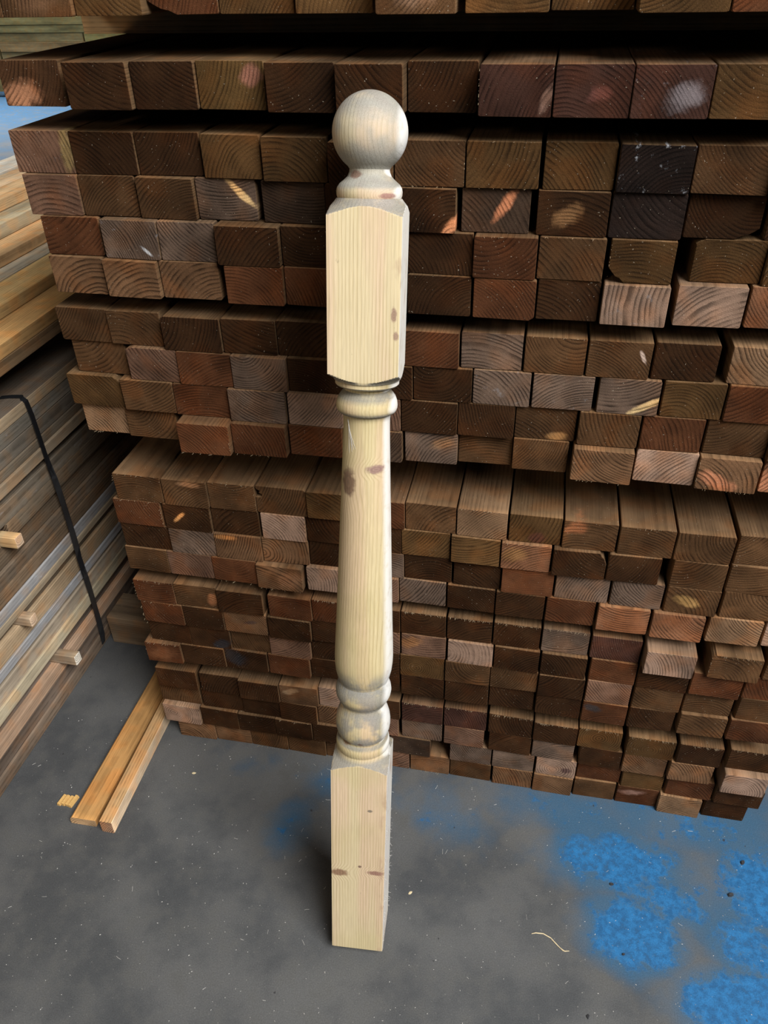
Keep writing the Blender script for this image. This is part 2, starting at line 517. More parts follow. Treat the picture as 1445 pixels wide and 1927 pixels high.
# ------------------------------------------------------------------ the big stack of dark timbers
ROWS={
0:"8-138@33 142-272@31 277-412@28 413-555@26 556-702@26 705-857@28 874-1032@25 1037-1196@19 1197-1372@26 1375-1550@25",
1:"14-127@201 133-252@208 254-375@207 376-503@207 504-632@213 632-762@213 762-897@212 898-1036@220 1038-1182@222 1183-1331@223 1332-1490@226",
2:"37-144@326 144-262@329 265-383@331 385-495@337 497-617@343 618-738@346 739-873@352 875-1012@356 1019-1153@358 1157-1296@365 1297-1443@367",
3:"62-160@405 160-264@407 266-372@413 376-487@416 498-615@421 615-733@428 735-856@438 867-994@438 1006-1140@445 1142-1280@450 1283-1425@450 1435-1560@455",
4:"95-197@480 201-305@488 305-410@492 411-528@502 533-640@503 640-760@510 765-888@516 888-1006@526 1008-1132@528 1140-1262@534 1293-1428@538 1430-1545@542",
5:"109-205@552 206-307@561 308-418@563 430-538@574 538-640@577 640-762@585 766-884@593 888-1004@601 1006-1122@603 1126-1250@612 1262-1393@616 1396-1520@620",
6:"120-212@642 212-309@650 311-419@659 422-523@667 524-640@672 640-755@682 760-862@692 866-981@695 983-1098@704 1100-1219@712 1222-1344@717 1363-1480@726",
7:"151-246@705 248-340@717 341-440@726 441-542@735 545-664@740 668-776@750 777-886@756 888-995@763 998-1112@771 1120-1235@780 1238-1355@787 1357-1470@797",
8:"140-235@763 238-333@775 334-434@783 436-539@795 545-646@803 650-754@808 755-859@816 860-965@822 966-1080@827 1083-1197@841 1199-1316@849 1318-1438@857",
9:"168-247@813 247-338@824 340-434@847 440-539@852 548-645@859 655-756@867 762-860@871 861-962@872 961-1065@886 1071-1186@904 1187-1303@909 1303-1420@925 1422-1530@930",
10:"223-308@943 312-395@954 396-483@960 485-578@968 579-665@979 668-761@993 763-857@1000 858-953@1012 955-1054@1022 1055-1157@1035 1158-1264@1047 1265-1375@1056 1377-1490@1065",
11:"224-308@988 315-402@999 402-490@1005 496-577@1017 578-666@1023 668-755@1038 756-846@1048 847-939@1062 940-1033@1074 1035-1137@1086 1137-1237@1097 1256-1359@1109 1361-1470@1119",
12:"240-327@1035 326-408@1043 409-496@1053 497-583@1060 584-667@1066 668-760@1083 761-849@1092 852-940@1104 941-1039@1119 1041-1142@1130 1144-1242@1143 1245-1346@1156 1349-1460@1166",
13:"246-322@1074 322-404@1084 405-486@1095 486-570@1106 580-660@1114 660-750@1130 751-838@1136 840-929@1149 930-1021@1162 1023-1115@1173 1118-1216@1190 1218-1318@1204 1322-1426@1212 1427-1530@1220",
14:"261-332@1134 334-411@1142 413-495@1151 508-588@1165 589-668@1173 670-752@1186 754-838@1196 840-924@1207 926-1014@1218 1016-1105@1229 1107-1202@1243 1210-1307@1259 1328-1428@1276 1431-1530@1285",
15:"275-350@1173 350-425@1183 425-504@1192 508-587@1205 588-666@1210 668-752@1225 755-838@1236 841-926@1250 927-1012@1262 1014-1100@1274 1105-1193@1285 1194-1291@1299 1292-1390@1312 1391-1490@1319",
16:"288-362@1207 363-437@1218 438-511@1224 510-587@1237 588-666@1243 668-752@1262 753-835@1274 836-920@1287 920-1009@1298 1009-1096@1313 1098-1183@1323 1185-1278@1336 1279-1373@1343 1379-1475@1358",
17:"280-346@1239 346-427@1252 427-505@1261 509-586@1272 586-666@1278 668-752@1296 755-834@1310 836-917@1322 918-1002@1331 1004-1089@1347 1090-1175@1361 1176-1263@1372 1269-1360@1385 1361-1450@1396",
18:"301-372@1294 382-453@1304 453-527@1319 528-600@1326 601-667@1331 668-752@1349 756-832@1360 834-914@1370 917-1000@1383 1000-1083@1399 1083-1166@1409 1173-1266@1426 1268-1354@1440 1361-1460@1451",
19:"308-379@1320 386-459@1333 460-529@1345 529-599@1358 599-667@1364 668-749@1380 756-831@1390 834-909@1403 917-997@1416 998-1077@1428 1085-1165@1443 1166-1249@1457 1251-1336@1472 1352-1440@1491",
20:"313-381@1355 381-452@1367 452-520@1378 521-589@1389 590-653@1397 655-733@1408 735-809@1420 845-923@1435 924-1003@1447 1005-1081@1460 1082-1165@1467 1165-1245@1483 1247-1337@1500 1338-1430@1517",
21:"343-409@1387 410-475@1395 476-544@1406 544-615@1417 615-690@1426 690-770@1440 772-845@1452 845-922@1464 924-999@1478 999-1074@1492 1075-1154@1500 1154-1234@1513 1233-1315@1528 1316-1399@1540",
}

T = 0.0530
TH = 0.0527
BASE = {0: 1.339, 1: 1.241}
for b0, rr in ((0.0, (21, 20, 19, 18)), (0.241, (17, 16, 15, 14)), (0.474, (13, 12, 11, 10)), (0.764, (9, 8, 7, 6)), (1.001, (5, 4, 3, 2))):
    for i_, k_ in enumerate(rr):
        BASE[k_] = b0 + T * i_

# tint of each end, one letter per timber
KIND = {
    0: "boroobooorr", 1: "sddydddvvvo", 2: "pddoodbookb", 3: "pbbgeddedkdd", 4: "rggddedrbooo", 5: "nnnrrddrdllq",
    6: "bbddddrgbbdt", 7: "bprgdddgggor", 8: "obrglpddbbrb", 9: "tbrrregbbnlnqq", 10: "bbbborbtobbbbb", 11: "rddlddooqddbb",
    12: "dgnndgddrggbb", 13: "bprnlpgddrqqtl", 14: "rbdrrddddgvlbb", 15: "rdnddpplddrdrr", 16: "ddbpddobbdpbbb", 17: "rddrddddddrdbr",
    18: "dddnldvvddoodd", 19: "bdddnpgpdgdnnl", 20: "ldddddegglrord", 21: "nnbbbpnbnnbrtd"}
TINTS = {  # albedo of the treated wood ends
    'd': (0.038, 0.0185, 0.0078), 'k': (0.020, 0.0135, 0.011), 'b': (0.084, 0.046, 0.021), 'o': (0.084, 0.047, 0.018), 'r': (0.082, 0.034, 0.0150),
    'p': (0.150, 0.088, 0.058), 'g': (0.128, 0.092, 0.068), 'e': (0.050, 0.033, 0.022), 't': (0.205, 0.130, 0.074), 'n': (0.150, 0.086, 0.045),
    'l': (0.270, 0.188, 0.138), 'q': (0.190, 0.092, 0.048), 'v': (0.058, 0.028, 0.020), 's': (0.075, 0.038, 0.018), 'y': (0.120, 0.072, 0.026)}
LOOK = {'d': 'dark chocolate-brown', 'k': 'blackened', 'b': 'mid-brown', 'o': 'olive-brown', 'r': 'reddish-brown', 'p': 'pinkish-brown',
        'g': 'greyish-brown', 'e': 'dark grey-brown', 't': 'tan', 'n': 'light brown', 'l': 'pale pinkish', 'q': 'orange-brown', 'v': 'purplish-brown',
        's': 'dark brown', 'y': 'golden-brown'}
# features: (row, index) -> (centre x, z, angle), (half sizes, strength), tint, words
OR = (0.36, 0.15, 0.06)
FEAT = {
    (1, 1): ((-0.018, 0.014, 0.15), (0.030, 0.018, 1.0), (0.36, 0.165, 0.085), 'with orange streak'),
    (1, 4): ((0.026, 0.036, 0.2), (0.016, 0.013, 0.9), (0.20, 0.085, 0.055), 'with pink knot'),
    (1, 8): ((0.034, 0.018, 1.2), (0.018, 0.006, 0.8), (0.20, 0.12, 0.09), 'with pale streak'),
    (1, 9): ((0.008, 0.024, 0.2), (0.014, 0.010, 0.5), (0.13, 0.05, 0.04), 'with faint round knot'),
    (1, 10): ((0.014, 0.022, 0.3), (0.022, 0.015, 0.85), (0.17, 0.14, 0.14), 'with grey oval knot'),
    (2, 1): ((0.036, 0.03, 1.5), (0.035, 0.010, 0.6), (0.30, 0.21, 0.08), 'with yellow right edge'),
    (3, 4): ((0.022, 0.034, -0.75), (0.028, 0.0058, 1.0), (0.50, 0.33, 0.15), 'with yellow sapwood sliver'),
    (3, 7): ((0.034, 0.006, 0.9), (0.020, 0.008, 1.0), (0.40, 0.17, 0.08), 'with orange lower corner'),
    (3, 8): ((0.012, 0.034, 0.95), (0.024, 0.008, 1.0), (0.40, 0.15, 0.07), 'with slanting orange knot'),
    (3, 9): ((-0.006, 0.024, 0.5), (0.020, 0.012, 0.7), (0.22, 0.11, 0.045), 'with orange glow'),
    (4, 2): ((0.022, 0.012, -0.7), (0.012, 0.003, 0.9), (0.55, 0.55, 0.55), 'with white flecks'),
    (6, 10): ((0.030, 0.032, -1.1), (0.012, 0.003, 0.9), (0.45, 0.33, 0.26), 'with small pale sliver'),
    (7, 10): ((0.022, 0.014, 0.55), (0.025, 0.0058, 1.0), (0.52, 0.36, 0.17), 'with pale yellow sapwood sliver'),
    (8, 9): ((0.018, 0.006, 0.1), (0.016, 0.008, 0.8), (0.30, 0.17, 0.07), 'with golden lower edge'),
    (9, 7): ((0.018, 0.036, 0.4), (0.022, 0.011, 0.8), (0.22, 0.12, 0.06), 'with torn upper corner'),
    (9, 12): ((-0.014, 0.016, -0.4), (0.030, 0.013, 0.9), (0.42, 0.17, 0.085), 'with orange stripes'),
    (9, 13): ((-0.02, 0.02, 0.4), (0.03, 0.02, 0.9), (0.42, 0.17, 0.085), 'with orange face'),
    (10, 9): ((0.004, 0.010, 0.0), (0.017, 0.012, 0.8), (0.085, 0.030, 0.018), 'with dark red knot'),
    (10, 10): ((-0.022, 0.040, 0.3), (0.020, 0.013, 0.8), (0.28, 0.10, 0.04), 'with orange upper corner'),
    (10, 2): ((0.010, 0.046, 0.0), (0.024, 0.006, 0.7), (0.34, 0.18, 0.09), 'with orange top edge'),
    (11, 2): ((-0.014, 0.028, 0.8), (0.017, 0.0045, 1.0), (0.42, 0.20, 0.07), 'with slim orange knot'),
    (11, 9): ((-0.02, 0.03, 0.3), (0.028, 0.016, 0.6), (0.26, 0.13, 0.045), 'with golden left half'),
    (12, 3): ((-0.022, 0.046, 0.0), (0.022, 0.006, 1.0), (0.44, 0.20, 0.07), 'with orange top corner'),
    (12, 12): ((-0.008, 0.026, -0.3), (0.022, 0.012, 0.9), (0.30, 0.17, 0.06), 'with golden glow'),
    (13, 4): ((0.020, 0.026, 0.3), (0.028, 0.020, 0.4), (0.34, 0.17, 0.09), 'with warm orange tone'),
    (14, 2): ((0.032, 0.024, 1.4), (0.018, 0.011, 0.8), (0.30, 0.12, 0.05), 'with orange right edge'),
    (15, 3): ((0.010, 0.030, 0.2), (0.018, 0.005, 0.8), (0.07, 0.04, 0.03), 'with dark knot'),
    (15, 7): ((-0.024, 0.032, 0.4), (0.026, 0.015, 0.9), (0.26, 0.12, 0.05), 'with red and grey halves'),
    (16, 2): ((0.022, 0.012, 0.5), (0.022, 0.014, 0.9), (0.024, 0.024, 0.028), 'with blue-black stain'),
    (17, 3): ((-0.024, 0.032, -0.5), (0.030, 0.022, 0.85), (0.026, 0.024, 0.026), 'with blue-black upper corner'),
    (17, 1): ((0.0, 0.026, 0.2), (0.035, 0.020, 0.5), (0.16, 0.065, 0.028), 'with worn reddish face'),
    (17, 11): ((-0.02, 0.036, -0.3), (0.020, 0.010, 0.9), (0.045, 0.035, 0.032), 'with dark grey upper corner'),
    (18, 4): ((-0.016, 0.036, 0.4), (0.022, 0.009, 0.6), (0.36, 0.25, 0.15), 'with pale upper corner'),
    (20, 10): ((0.022, 0.022, 0.1), (0.012, 0.009, 0.9), (0.085, 0.045, 0.038), 'with dark round knot'),
    (21, 12): ((-0.012, 0.036, 0.15), (0.026, 0.009, 0.9), (0.26, 0.14, 0.10), 'with peach streak near top'),
    (0, 1): ((0.0, 0.02, 0.2), (0.03, 0.02, 0.3), (0.19, 0.10, 0.055), 'with warm worn face'),
    (0, 6): ((0.0, 0.022, 0.2), (0.024, 0.020, 0.6), (0.26, 0.15, 0.09), 'with pale orange middle'),
}
MOULD = {(2, 10): 0.9, (2, 1): 0.12, (5, 10): 0.25, (4, 2): 0.2, (7, 8): 0.2, (7, 9): 0.2, (1, 10): 0.2}
PITHS = {(20, 1): (-0.018, 0.030, 230), (18, 11): (0.0, 0.030, 240), (18, 12): (-0.002, 0.022, 240), (16, 8): (0.022, 0.055, 210), (16, 7): (-0.012, 0.022, 240),
         (9, 12): (-0.05, -0.01, 170), (2, 4): (0.05, -0.012, 200), (2, 5): (-0.03, -0.03, 190), (2, 7): (0.07, 0.09, 230), (2, 1): (-0.11, -0.02, 190),
         (1, 2): (0.06, 0.13, 190), (1, 3): (0.07, 0.13, 200), (12, 4): (-0.04, 0.02, 180), (11, 4): (-0.055, -0.02, 200), (14, 12): (-0.08, 0.0, 210),
         (9, 10): (0.05, 0.09, 220), (13, 5): (-0.06, 0.01, 200), (13, 12): (0.06, 0.08, 210), (13, 11): (0.005, 0.12, 200), (13, 13): (0.07, 0.10, 230),
         (5, 1): (0.03, -0.03, 150), (5, 2): (0.035, -0.05, 150), (5, 3): (0.05, -0.04, 170), (5, 10): (0.12, 0.02, 150), (5, 11): (0.07, -0.08, 150),
         (20, 10): (-0.005, 0.02, 200), (21, 1): (-0.03, -0.01, 170), (21, 13): (0.06, -0.05, 230), (19, 14): (-0.004, 0.006, 210), (3, 1): (0.0, -0.06, 150),
         (10, 12): (0.05, 0.05, 190), (15, 8): (-0.045, 0.02, 150), (17, 10): (0.01, 0.01, 200)}
CUTS = {(4, 10): [('BL', 0.020, 0.018)], (3, 11): [('BR', 0.024, 0.013)], (11, 10): [('TR', 0.012, 0.022)], (0, 3): [('BL', 0.035, 0.014)],
        (4, 11): [('TL', 0.010, 0.006)], (7, 2): [('TL', 0.010, 0.004)], (8, 1): [('TR', 0.010, 0.010)], (6, 3): [('TL', 0.006, 0.005)], (9, 3): [('TR', 0.003, 0.003)],
        (5, 8): [('BR', 0.006, 0.005)], (10, 12): [('TR', 0.003, 0.003)], (14, 13): [('TL', 0.006, 0.008)]}
PUSH = {(1, 6): -0.0178, (2, 6): -0.0178, (14, 12): -0.018, (17, 1): -0.010, (13, 4): -0.006, (9, 3): -0.012, (9, 4): -0.008, (1, 8): -0.010, (1, 9): -0.010, (1, 10): -0.010,
        (19, 14): -0.006, (20, 1): -0.006, (5, 10): -0.004, (9, 10): -0.006, (14, 13): -0.006, (21, 13): -0.006, (12, 1): 0.006, (6, 3): -0.006, (14, 3): -0.006,
        (7, 1): 0.006, (3, 4): 0.004, (16, 6): 0.0, (11, 10): -0.002, (10, 12): -0.004, (4, 11): 0.010}
FRAY = {(1, 8): [('L', 14)], (2, 7): [('R', 8), ('B', 8)], (2, 8): [('T', 6), ('B', 5)], (4, 8): [('T', 8)], (4, 9): [('T', 8)], (5, 10): [('T', 10)], (4, 10): [('L', 6)],
        (6, 9): [('T', 14)], (9, 3): [('R', 6), ('B', 6)], (9, 4): [('B', 8)], (9, 1): [('B', 6)], (9, 12): [('B', 12), ('L', 5)], (9, 10): [('B', 8)], (10, 3): [('T', 8), ('R', 6)],
        (10, 8): [('T', 12)], (10, 11): [('T', 14)], (10, 1): [('T', 6), ('L', 4)], (11, 1): [('T', 8), ('R', 6)], (11, 9): [('T', 8)], (11, 3): [('T', 5)],
        (14, 1): [('T', 10), ('L', 6)], (14, 5): [('T', 26)], (14, 7): [('T', 30)], (14, 8): [('T', 34)], (14, 9): [('T', 24)], (14, 10): [('T', 24)], (14, 12): [('T', 20)], (14, 13): [('T', 20), ('L', 6)],
        (15, 1): [('L', 8), ('T', 5)], (16, 1): [('L', 4)], (17, 1): [('T', 12), ('L', 4)], (18, 9): [('T', 26)], (18, 10): [('T', 30)], (18, 11): [('T', 26)], (18, 12): [('T', 30)], (18, 13): [('T', 26)], (18, 7): [('T', 26)],
        (18, 8): [('T', 14)], (18, 14): [('T', 24)], (20, 1): [('T', 16)], (20, 4): [('T', 12)], (21, 3): [('B', 10)], (21, 5): [('B', 10)], (21, 7): [('B', 8)], (13, 3): [('B', 6)], (13, 4): [('B', 8)]}
NUM = ['zeroth', 'first', 'second', 'third', 'fourth', 'fifth', 'sixth', 'seventh', 'eighth', 'ninth', 'tenth', 'eleventh', 'twelfth', 'thirteenth', 'fourteenth']
ROWNAME = {0: 'cut-off row at top of photo', 1: 'top whole row of upper stack', 9: 'bottom row of upper stack', 10: 'top row of lower stack', 21: 'bottom row on the floor'}
for k_ in range(2, 9):
    ROWNAME[k_] = '%s row, upper stack' % NUM[10 - k_]
for k_ in range(11, 21):
    ROWNAME[k_] = '%s row from floor' % NUM[22 - k_]

POST_L, POST_R = 625, 752


def timber_label(row, idx, first_right, xl, xr, tintkey, feat):
    words = LOOK[tintkey] + (' timber ' + feat if feat else ' timber end')
    if xl >= 606 and xr <= 775 and 1 < row < 7:
        where = 'hidden behind the pale post'
    elif first_right is None or idx < first_right:
        if xr > 628 and idx == (first_right or 99) - 1 and xl > 590:
            where = 'half behind the pale post'
        else:
            where = '%s from left' % NUM[idx]
    else:
        where = '%s right of post' % NUM[idx - first_right + 1]
    return '%s, %s, %s' % (words, where, ROWNAME[row])


used_labels = {}
for row in sorted(ROWS):
    items = [tuple(float(v) for v in t.replace('@', '-').split('-')) for t in ROWS[row].split()]
    z0 = BASE[row]
    geo = []
    for i, (xl, xr, yb) in enumerate(items):
        Y = on_z((xl + xr) / 2, yb, z0).y
        Y = max(-0.022, min(0.024, Y))
        Y += PUSH.get((row, i + 1), 0.0)
        if row in (1, 2) and i + 1 == 6:
            Y = -0.0178
        elif row in (1, 2):
            Y = max(Y, -0.016) if row == 1 else max(Y, -0.010)
        yb2 = yb
        d1 = on_y(xl, yb, Y)
        d2 = on_y(xr, yb, Y)
        geo.append([d1.x, d2.x, Y])
    for i in range(len(geo) - 1):
        if geo[i][1] > geo[i + 1][0] - 0.0008:
            mid = (geo[i][1] + geo[i + 1][0]) / 2
            geo[i][1] = mid - 0.0004
            geo[i + 1][0] = mid + 0.0004
    fr_ = None
    if row > 0:
        for i, (xl, xr, yb) in enumerate(items):
            if xl > 722:
                fr_ = i + 1
                break
            if xr > 750 and xl > 600 and (xl + xr) / 2 < 722:
                continue
    nshown = len(geo)
    while row < 14 and geo[-1][1] < 1.12:                     # the bundles run on past the frame to the lower stack's end
        geo.append([geo[-1][1] + 0.001, geo[-1][1] + 0.083, -0.002])
    if row == 0:
        geo.append([geo[0][0] - 0.084, geo[0][0] - 0.001, 0.002])
    for i, (X0, X1, Y) in enumerate(geo):
        key = KIND[row][i] if i < min(nshown, len(KIND[row])) else 'b'
        rg = random.Random(row * 100 + i)
        w = X1 - X0
        notch = None
        h = TH
        if (row, i + 1) == (10, 4):
            notch = [(-w / 2, 0.001), (-w / 2 + 0.001, 0), (w / 2 - 0.001, 0), (w / 2, 0.001), (w / 2, h - 0.004), (w / 2 - 0.004, h), (-w / 2 + 0.002, h),
                     (-w / 2, h - 0.002), (-w / 2 + 0.002, h - 0.006), (-w / 2 + 0.009, h - 0.010), (-w / 2 + 0.006, h - 0.013), (-w / 2 + 0.012, h - 0.016),
                     (-w / 2 + 0.010, h - 0.022), (-w / 2, h - 0.023)]
        o = stick('timber', w, h, 2.6 + rg.uniform(0, 0.3), rg, CUTS.get((row, i + 1), ()), 0.022, None, notch)
        o.location = ((X0 + X1) / 2, Y, z0)
        t = TINTS[key]
        vj = rg.uniform(0.85, 1.15)
        row_tone = 0.66 if row == 0 else (0.46 if row < 5 else (0.52 if row < 9 else 0.66))      # darker tint for the upper bundles
        t = tuple(c * vj * row_tone * h_ for c, h_ in zip(t, (1.04, 0.94, 0.88)))
        sd = tuple(0.4 * a + 0.6 * b for a, b in zip(t, (0.100, 0.061, 0.032) if row > 9 else (0.080, 0.049, 0.025)))
        if (row, i + 1) in PITHS:
            pith = PITHS[(row, i + 1)]
        else:
            up_ = rg.random() < 0.5
            pith = (rg.uniform(-0.13, 0.13), rg.uniform(0.06, 0.14) if up_ else rg.uniform(-0.09, -0.006), rg.uniform(170, 260))
        ft = FEAT.get((row, i + 1))
        wood_props(o, t, sd, pith, {'d': 0.7, 'o': 0.7, 'b': 0.7, 'r': 0.65, 'l': 0.75, 'p': 0.75, 'g': 0.85, 't': 0.85, 'n': 0.85, 'q': 0.85}.get(key, 0.7),
                   (ft[0], ft[1], tuple(c * (0.72 if row < 9 else 0.8) for c in ft[2])) if ft else None, MOULD.get((row, i + 1), 0.0))
        if i >= nshown:
            lab = '%s timber end, %s past right edge of photo, %s' % (LOOK[key], NUM[i - nshown + 1], ROWNAME[row])
            if row == 0 and i == len(geo) - 1:
                lab = 'brown timber end in the top left corner, barely in view'
        else:
            xl, xr, yb = items[i]
            lab = timber_label(row, i + 1, fr_, xl, xr, key, ft[3] if ft else '')
        while lab in used_labels:
            lab = lab.replace('hidden', 'wholly hidden')
        used_labels[lab] = 1
        if (row, i + 1) in FRAY:
            paths = []
            for edge, cnt_ in FRAY[(row, i + 1)]:
                for _ in range(cnt_):
                    u_ = rg.uniform(0.05, 0.95)
                    if edge == 'T':
                        p0, d0 = Vector(((u_ - 0.5) * w, 0.0, h)), Vector((rg.uniform(-0.3, 0.3), rg.uniform(-1, 0.1), rg.uniform(-0.2, 0.5)))
                    elif edge == 'B':
                        p0, d0 = Vector(((u_ - 0.5) * w, 0.0, 0.0005)), Vector((rg.uniform(-0.5, 0.5), rg.uniform(-1, -0.2), rg.uniform(-0.6, 0.1)))
                    else:
                        sgn = -1 if edge == 'L' else 1
                        p0, d0 = Vector((sgn * w / 2, 0.0005, u_ * h)), Vector((sgn * rg.uniform(0.1, 0.8), rg.uniform(-1, -0.2), rg.uniform(-0.4, 0.4)))
                    L_ = rg.uniform(0.002, 0.006)
                    d0 = d0.normalized() * L_
                    if d0.y > -0.0008:
                        d0.y = -0.0008
                    ps = [p0, p0 + d0 * 0.5 + Vector((0, 0, rg.uniform(-0.0008, 0.0008))), p0 + d0]
                    m_ = 0.0004
                    paths.append([Vector((max(-w / 2 + m_, min(w / 2 - m_, q_.x)), min(q_.y, 0.0006), max(m_, min(h - m_, q_.z)))) for q_ in ps])
            fo = tubes('frayed_fibre', paths, 0.00022, M_FRAY, o, 3)
            fo['kind'] = 'stuff'
        tag(o, lab, 'timber', 'sawn timbers in the upper stack' if row < 10 else 'sawn timbers in the lower stack')

# bearers in the gaps between the bundles
gaps = [(0.159 + TH + 0.0002, 0.2408, 0.40, 'thin spacer stick hidden in the lowest gap of the stack'),
        (0.400 + TH + 0.0002, 0.4738, 0.40, 'thin spacer stick hidden in the second gap of the stack'),
        (0.633 + TH + 0.0002, 0.7638, 0.45, 'square bearer in the wide gap between lower and upper stacks'),
        (0.923 + TH + 0.0002, 1.0008, 0.40, 'thin spacer stick in the gap halfway up the upper stack'),
        (1.160 + TH + 0.0002, 1.2408, 0.40, 'thin spacer stick in the gap under the top whole row'),
        (1.241 + TH + 0.0002, 1.3388, 0.36, 'pale bearer plank sticking out left above the top whole row')]
for i, (za, zb, yy, lab) in enumerate(gaps):
    rg = random.Random(900 + i)
    for j, Yb in enumerate((yy, yy + 1.5)):
        o = stick('bearer', 0.075, zb - za - 0.0002, 1.5, rg, (), 0.01)
        o.location = (-0.09 if i == 5 else 0.0, Yb + 0.0375, za)
        o.rotation_euler = (0, 0, -pi / 2)
        wood_props(o, (0.36, 0.26, 0.155), (0.34, 0.24, 0.14) if i == 5 else (0.15, 0.10, 0.06), (0.0, -0.05, 190), 0.8)
        tag(o, lab if j == 0 else lab.replace('thin spacer', 'rear thin spacer').replace('square bearer', 'rear square bearer').replace('pale bearer plank sticking out left', 'rear bearer plank'), 'bearer', 'bearers between the bundles')

# ------------------------------------------------------------------ newel post
post = bpy.data.objects.new('newel_post', None)
col.objects.link(post)
tag(post, 'pale turned pine newel post with ball top leaning against the timber stack', 'post')
S_, PYAW, LEAN, TILT = 0.0867, 0.0825, 0.2198, -0.0029
Rz = Matrix.Rotation(PYAW, 3, 'Z')
Rx = Matrix(((1, 0, 0), (0, cos(LEAN), sin(LEAN)), (0, -sin(LEAN), cos(LEAN))))
Ry = Matrix(((cos(TILT), 0, sin(TILT)), (0, 1, 0), (-sin(TILT), 0, cos(TILT))))
PM = (Rx @ Ry @ Rz).to_4x4()
PM.translation = Vector((0.47636, -0.33374, 0.01009))
post.matrix_world = PM
BIG = 0.0618
PROFILE = [(0.0, BIG - 0.0006), (0.0012, BIG), (0.1, BIG), (0.2, BIG), (0.3, BIG), (0.3795, BIG), (0.386, 0.0520), (0.391, 0.0436), (0.396, 0.0402), (0.4003, 0.0390),
           (0.4015, 0.0390), (0.4040, 0.0403), (0.410, 0.0410), (0.416, 0.0402), (0.4195, 0.0378), (0.4212, 0.0352),
           (0.423, 0.0354), (0.430, 0.0387), (0.437, 0.0406), (0.4435, 0.0413), (0.451, 0.0412), (0.460, 0.0400), (0.468, 0.0376), (0.475, 0.0346), (0.4795, 0.0326),
           (0.482, 0.0328), (0.486, 0.0350), (0.491, 0.0380), (0.497, 0.0405), (0.504, 0.0416), (0.511, 0.0406), (0.517, 0.0384), (0.5215, 0.0360),
           (0.5235, 0.0362), (0.530, 0.0387), (0.540, 0.0410), (0.552, 0.0423), (0.5634, 0.0426), (0.58, 0.0421), (0.62, 0.0404), (0.6792, 0.0382), (0.73, 0.0363),
           (0.7805, 0.0345), (0.83, 0.0326), (0.8863, 0.0307), (0.912, 0.0299), (0.922, 0.0299), (0.9275, 0.0305), (0.9305, 0.0318),
           (0.9312, 0.0352), (0.9330, 0.0372), (0.937, 0.0388), (0.9405, 0.0391), (0.946, 0.0383), (0.9515, 0.0362), (0.9565, 0.0326), (0.9595, 0.0296), (0.9605, 0.0287),
           (0.9630, 0.0284), (0.9650, 0.0292), (0.9662, 0.0315), (0.9668, 0.0388), (0.9685, 0.0402), (0.9715, 0.0403), (0.9735, 0.0400),
           (0.9742, 0.0420), (0.9773, 0.0437), (0.982, 0.0520), (0.9875, BIG), (1.04, BIG), (1.10, BIG), (1.1660, BIG), (1.172, 0.0502), (1.1764, 0.0436), (1.1805, 0.0400), (1.1832, 0.0380),
           (1.1838, 0.0368), (1.1865, 0.0377), (1.1905, 0.0380), (1.1945, 0.0372), (1.1985, 0.0345), (1.2025, 0.0295), (1.2065, 0.0252), (1.2108, 0.0233), (1.2140, 0.0229)]
BALL_T, BALL_R = 1.2513, 0.0425
a0 = math.asin(0.0229 / BALL_R)
for q in range(1, 41):
    an = pi - a0 - (pi - a0) * q / 40
    PROFILE.append((BALL_T + BALL_R * cos(an), max(0.0002, BALL_R * sin(an))))
# densify
prof = []
for (t0, r0), (t1, r1) in zip(PROFILE[:-1], PROFILE[1:]):
    n_ = max(1, int(max(abs(t1 - t0) / 0.02, abs(r1 - r0) / 0.0012)))
    for q in range(n_):
        f_ = q / n_
        prof.append((t0 + (t1 - t0) * f_, r0 + (r1 - r0) * f_))
prof.append(PROFILE[-1])
NTH = 128
HS = S_ / 2


def sq(th):
    c, s = abs(cos(th)), abs(sin(th))
    r_ = HS / max(c, s)
    return min(r_, BIG - 0.0012)


def post_part(name, ta, tb, cap0=False, cap1=False):
    rows_ = [(t, r) for t, r in prof if ta - 1e-9 <= t <= tb + 1e-9]
    v, f = [], []
    for t, r in rows_:
        for k in range(NTH):
            th = 2 * pi * k / NTH + pi / 4
            rr = min(r, sq(th))
            v.append((rr * cos(th), rr * sin(th), t))
    for a in range(len(rows_) - 1):
        for k in range(NTH):
            k2 = (k + 1) % NTH
            f.append([a * NTH + k, a * NTH + k2, (a + 1) * NTH + k2, (a + 1) * NTH + k])
    if cap0:
        f.append(list(range(NTH))[::-1])
    if cap1:
        f.append([(len(rows_) - 1) * NTH + k for k in range(NTH)])
    return link_mesh(name, v, f, M_POST, post, True)


b_lo = post_part('lower_block', 0.0, 0.4003, True, True)
shaft = post_part('turned_shaft', 0.4003, 0.9735, True, True)
b_up = post_part('upper_block', 0.9735, 1.1832, True, True)
ball = post_part('ball_finial', 1.1832, 1.30, True, True)


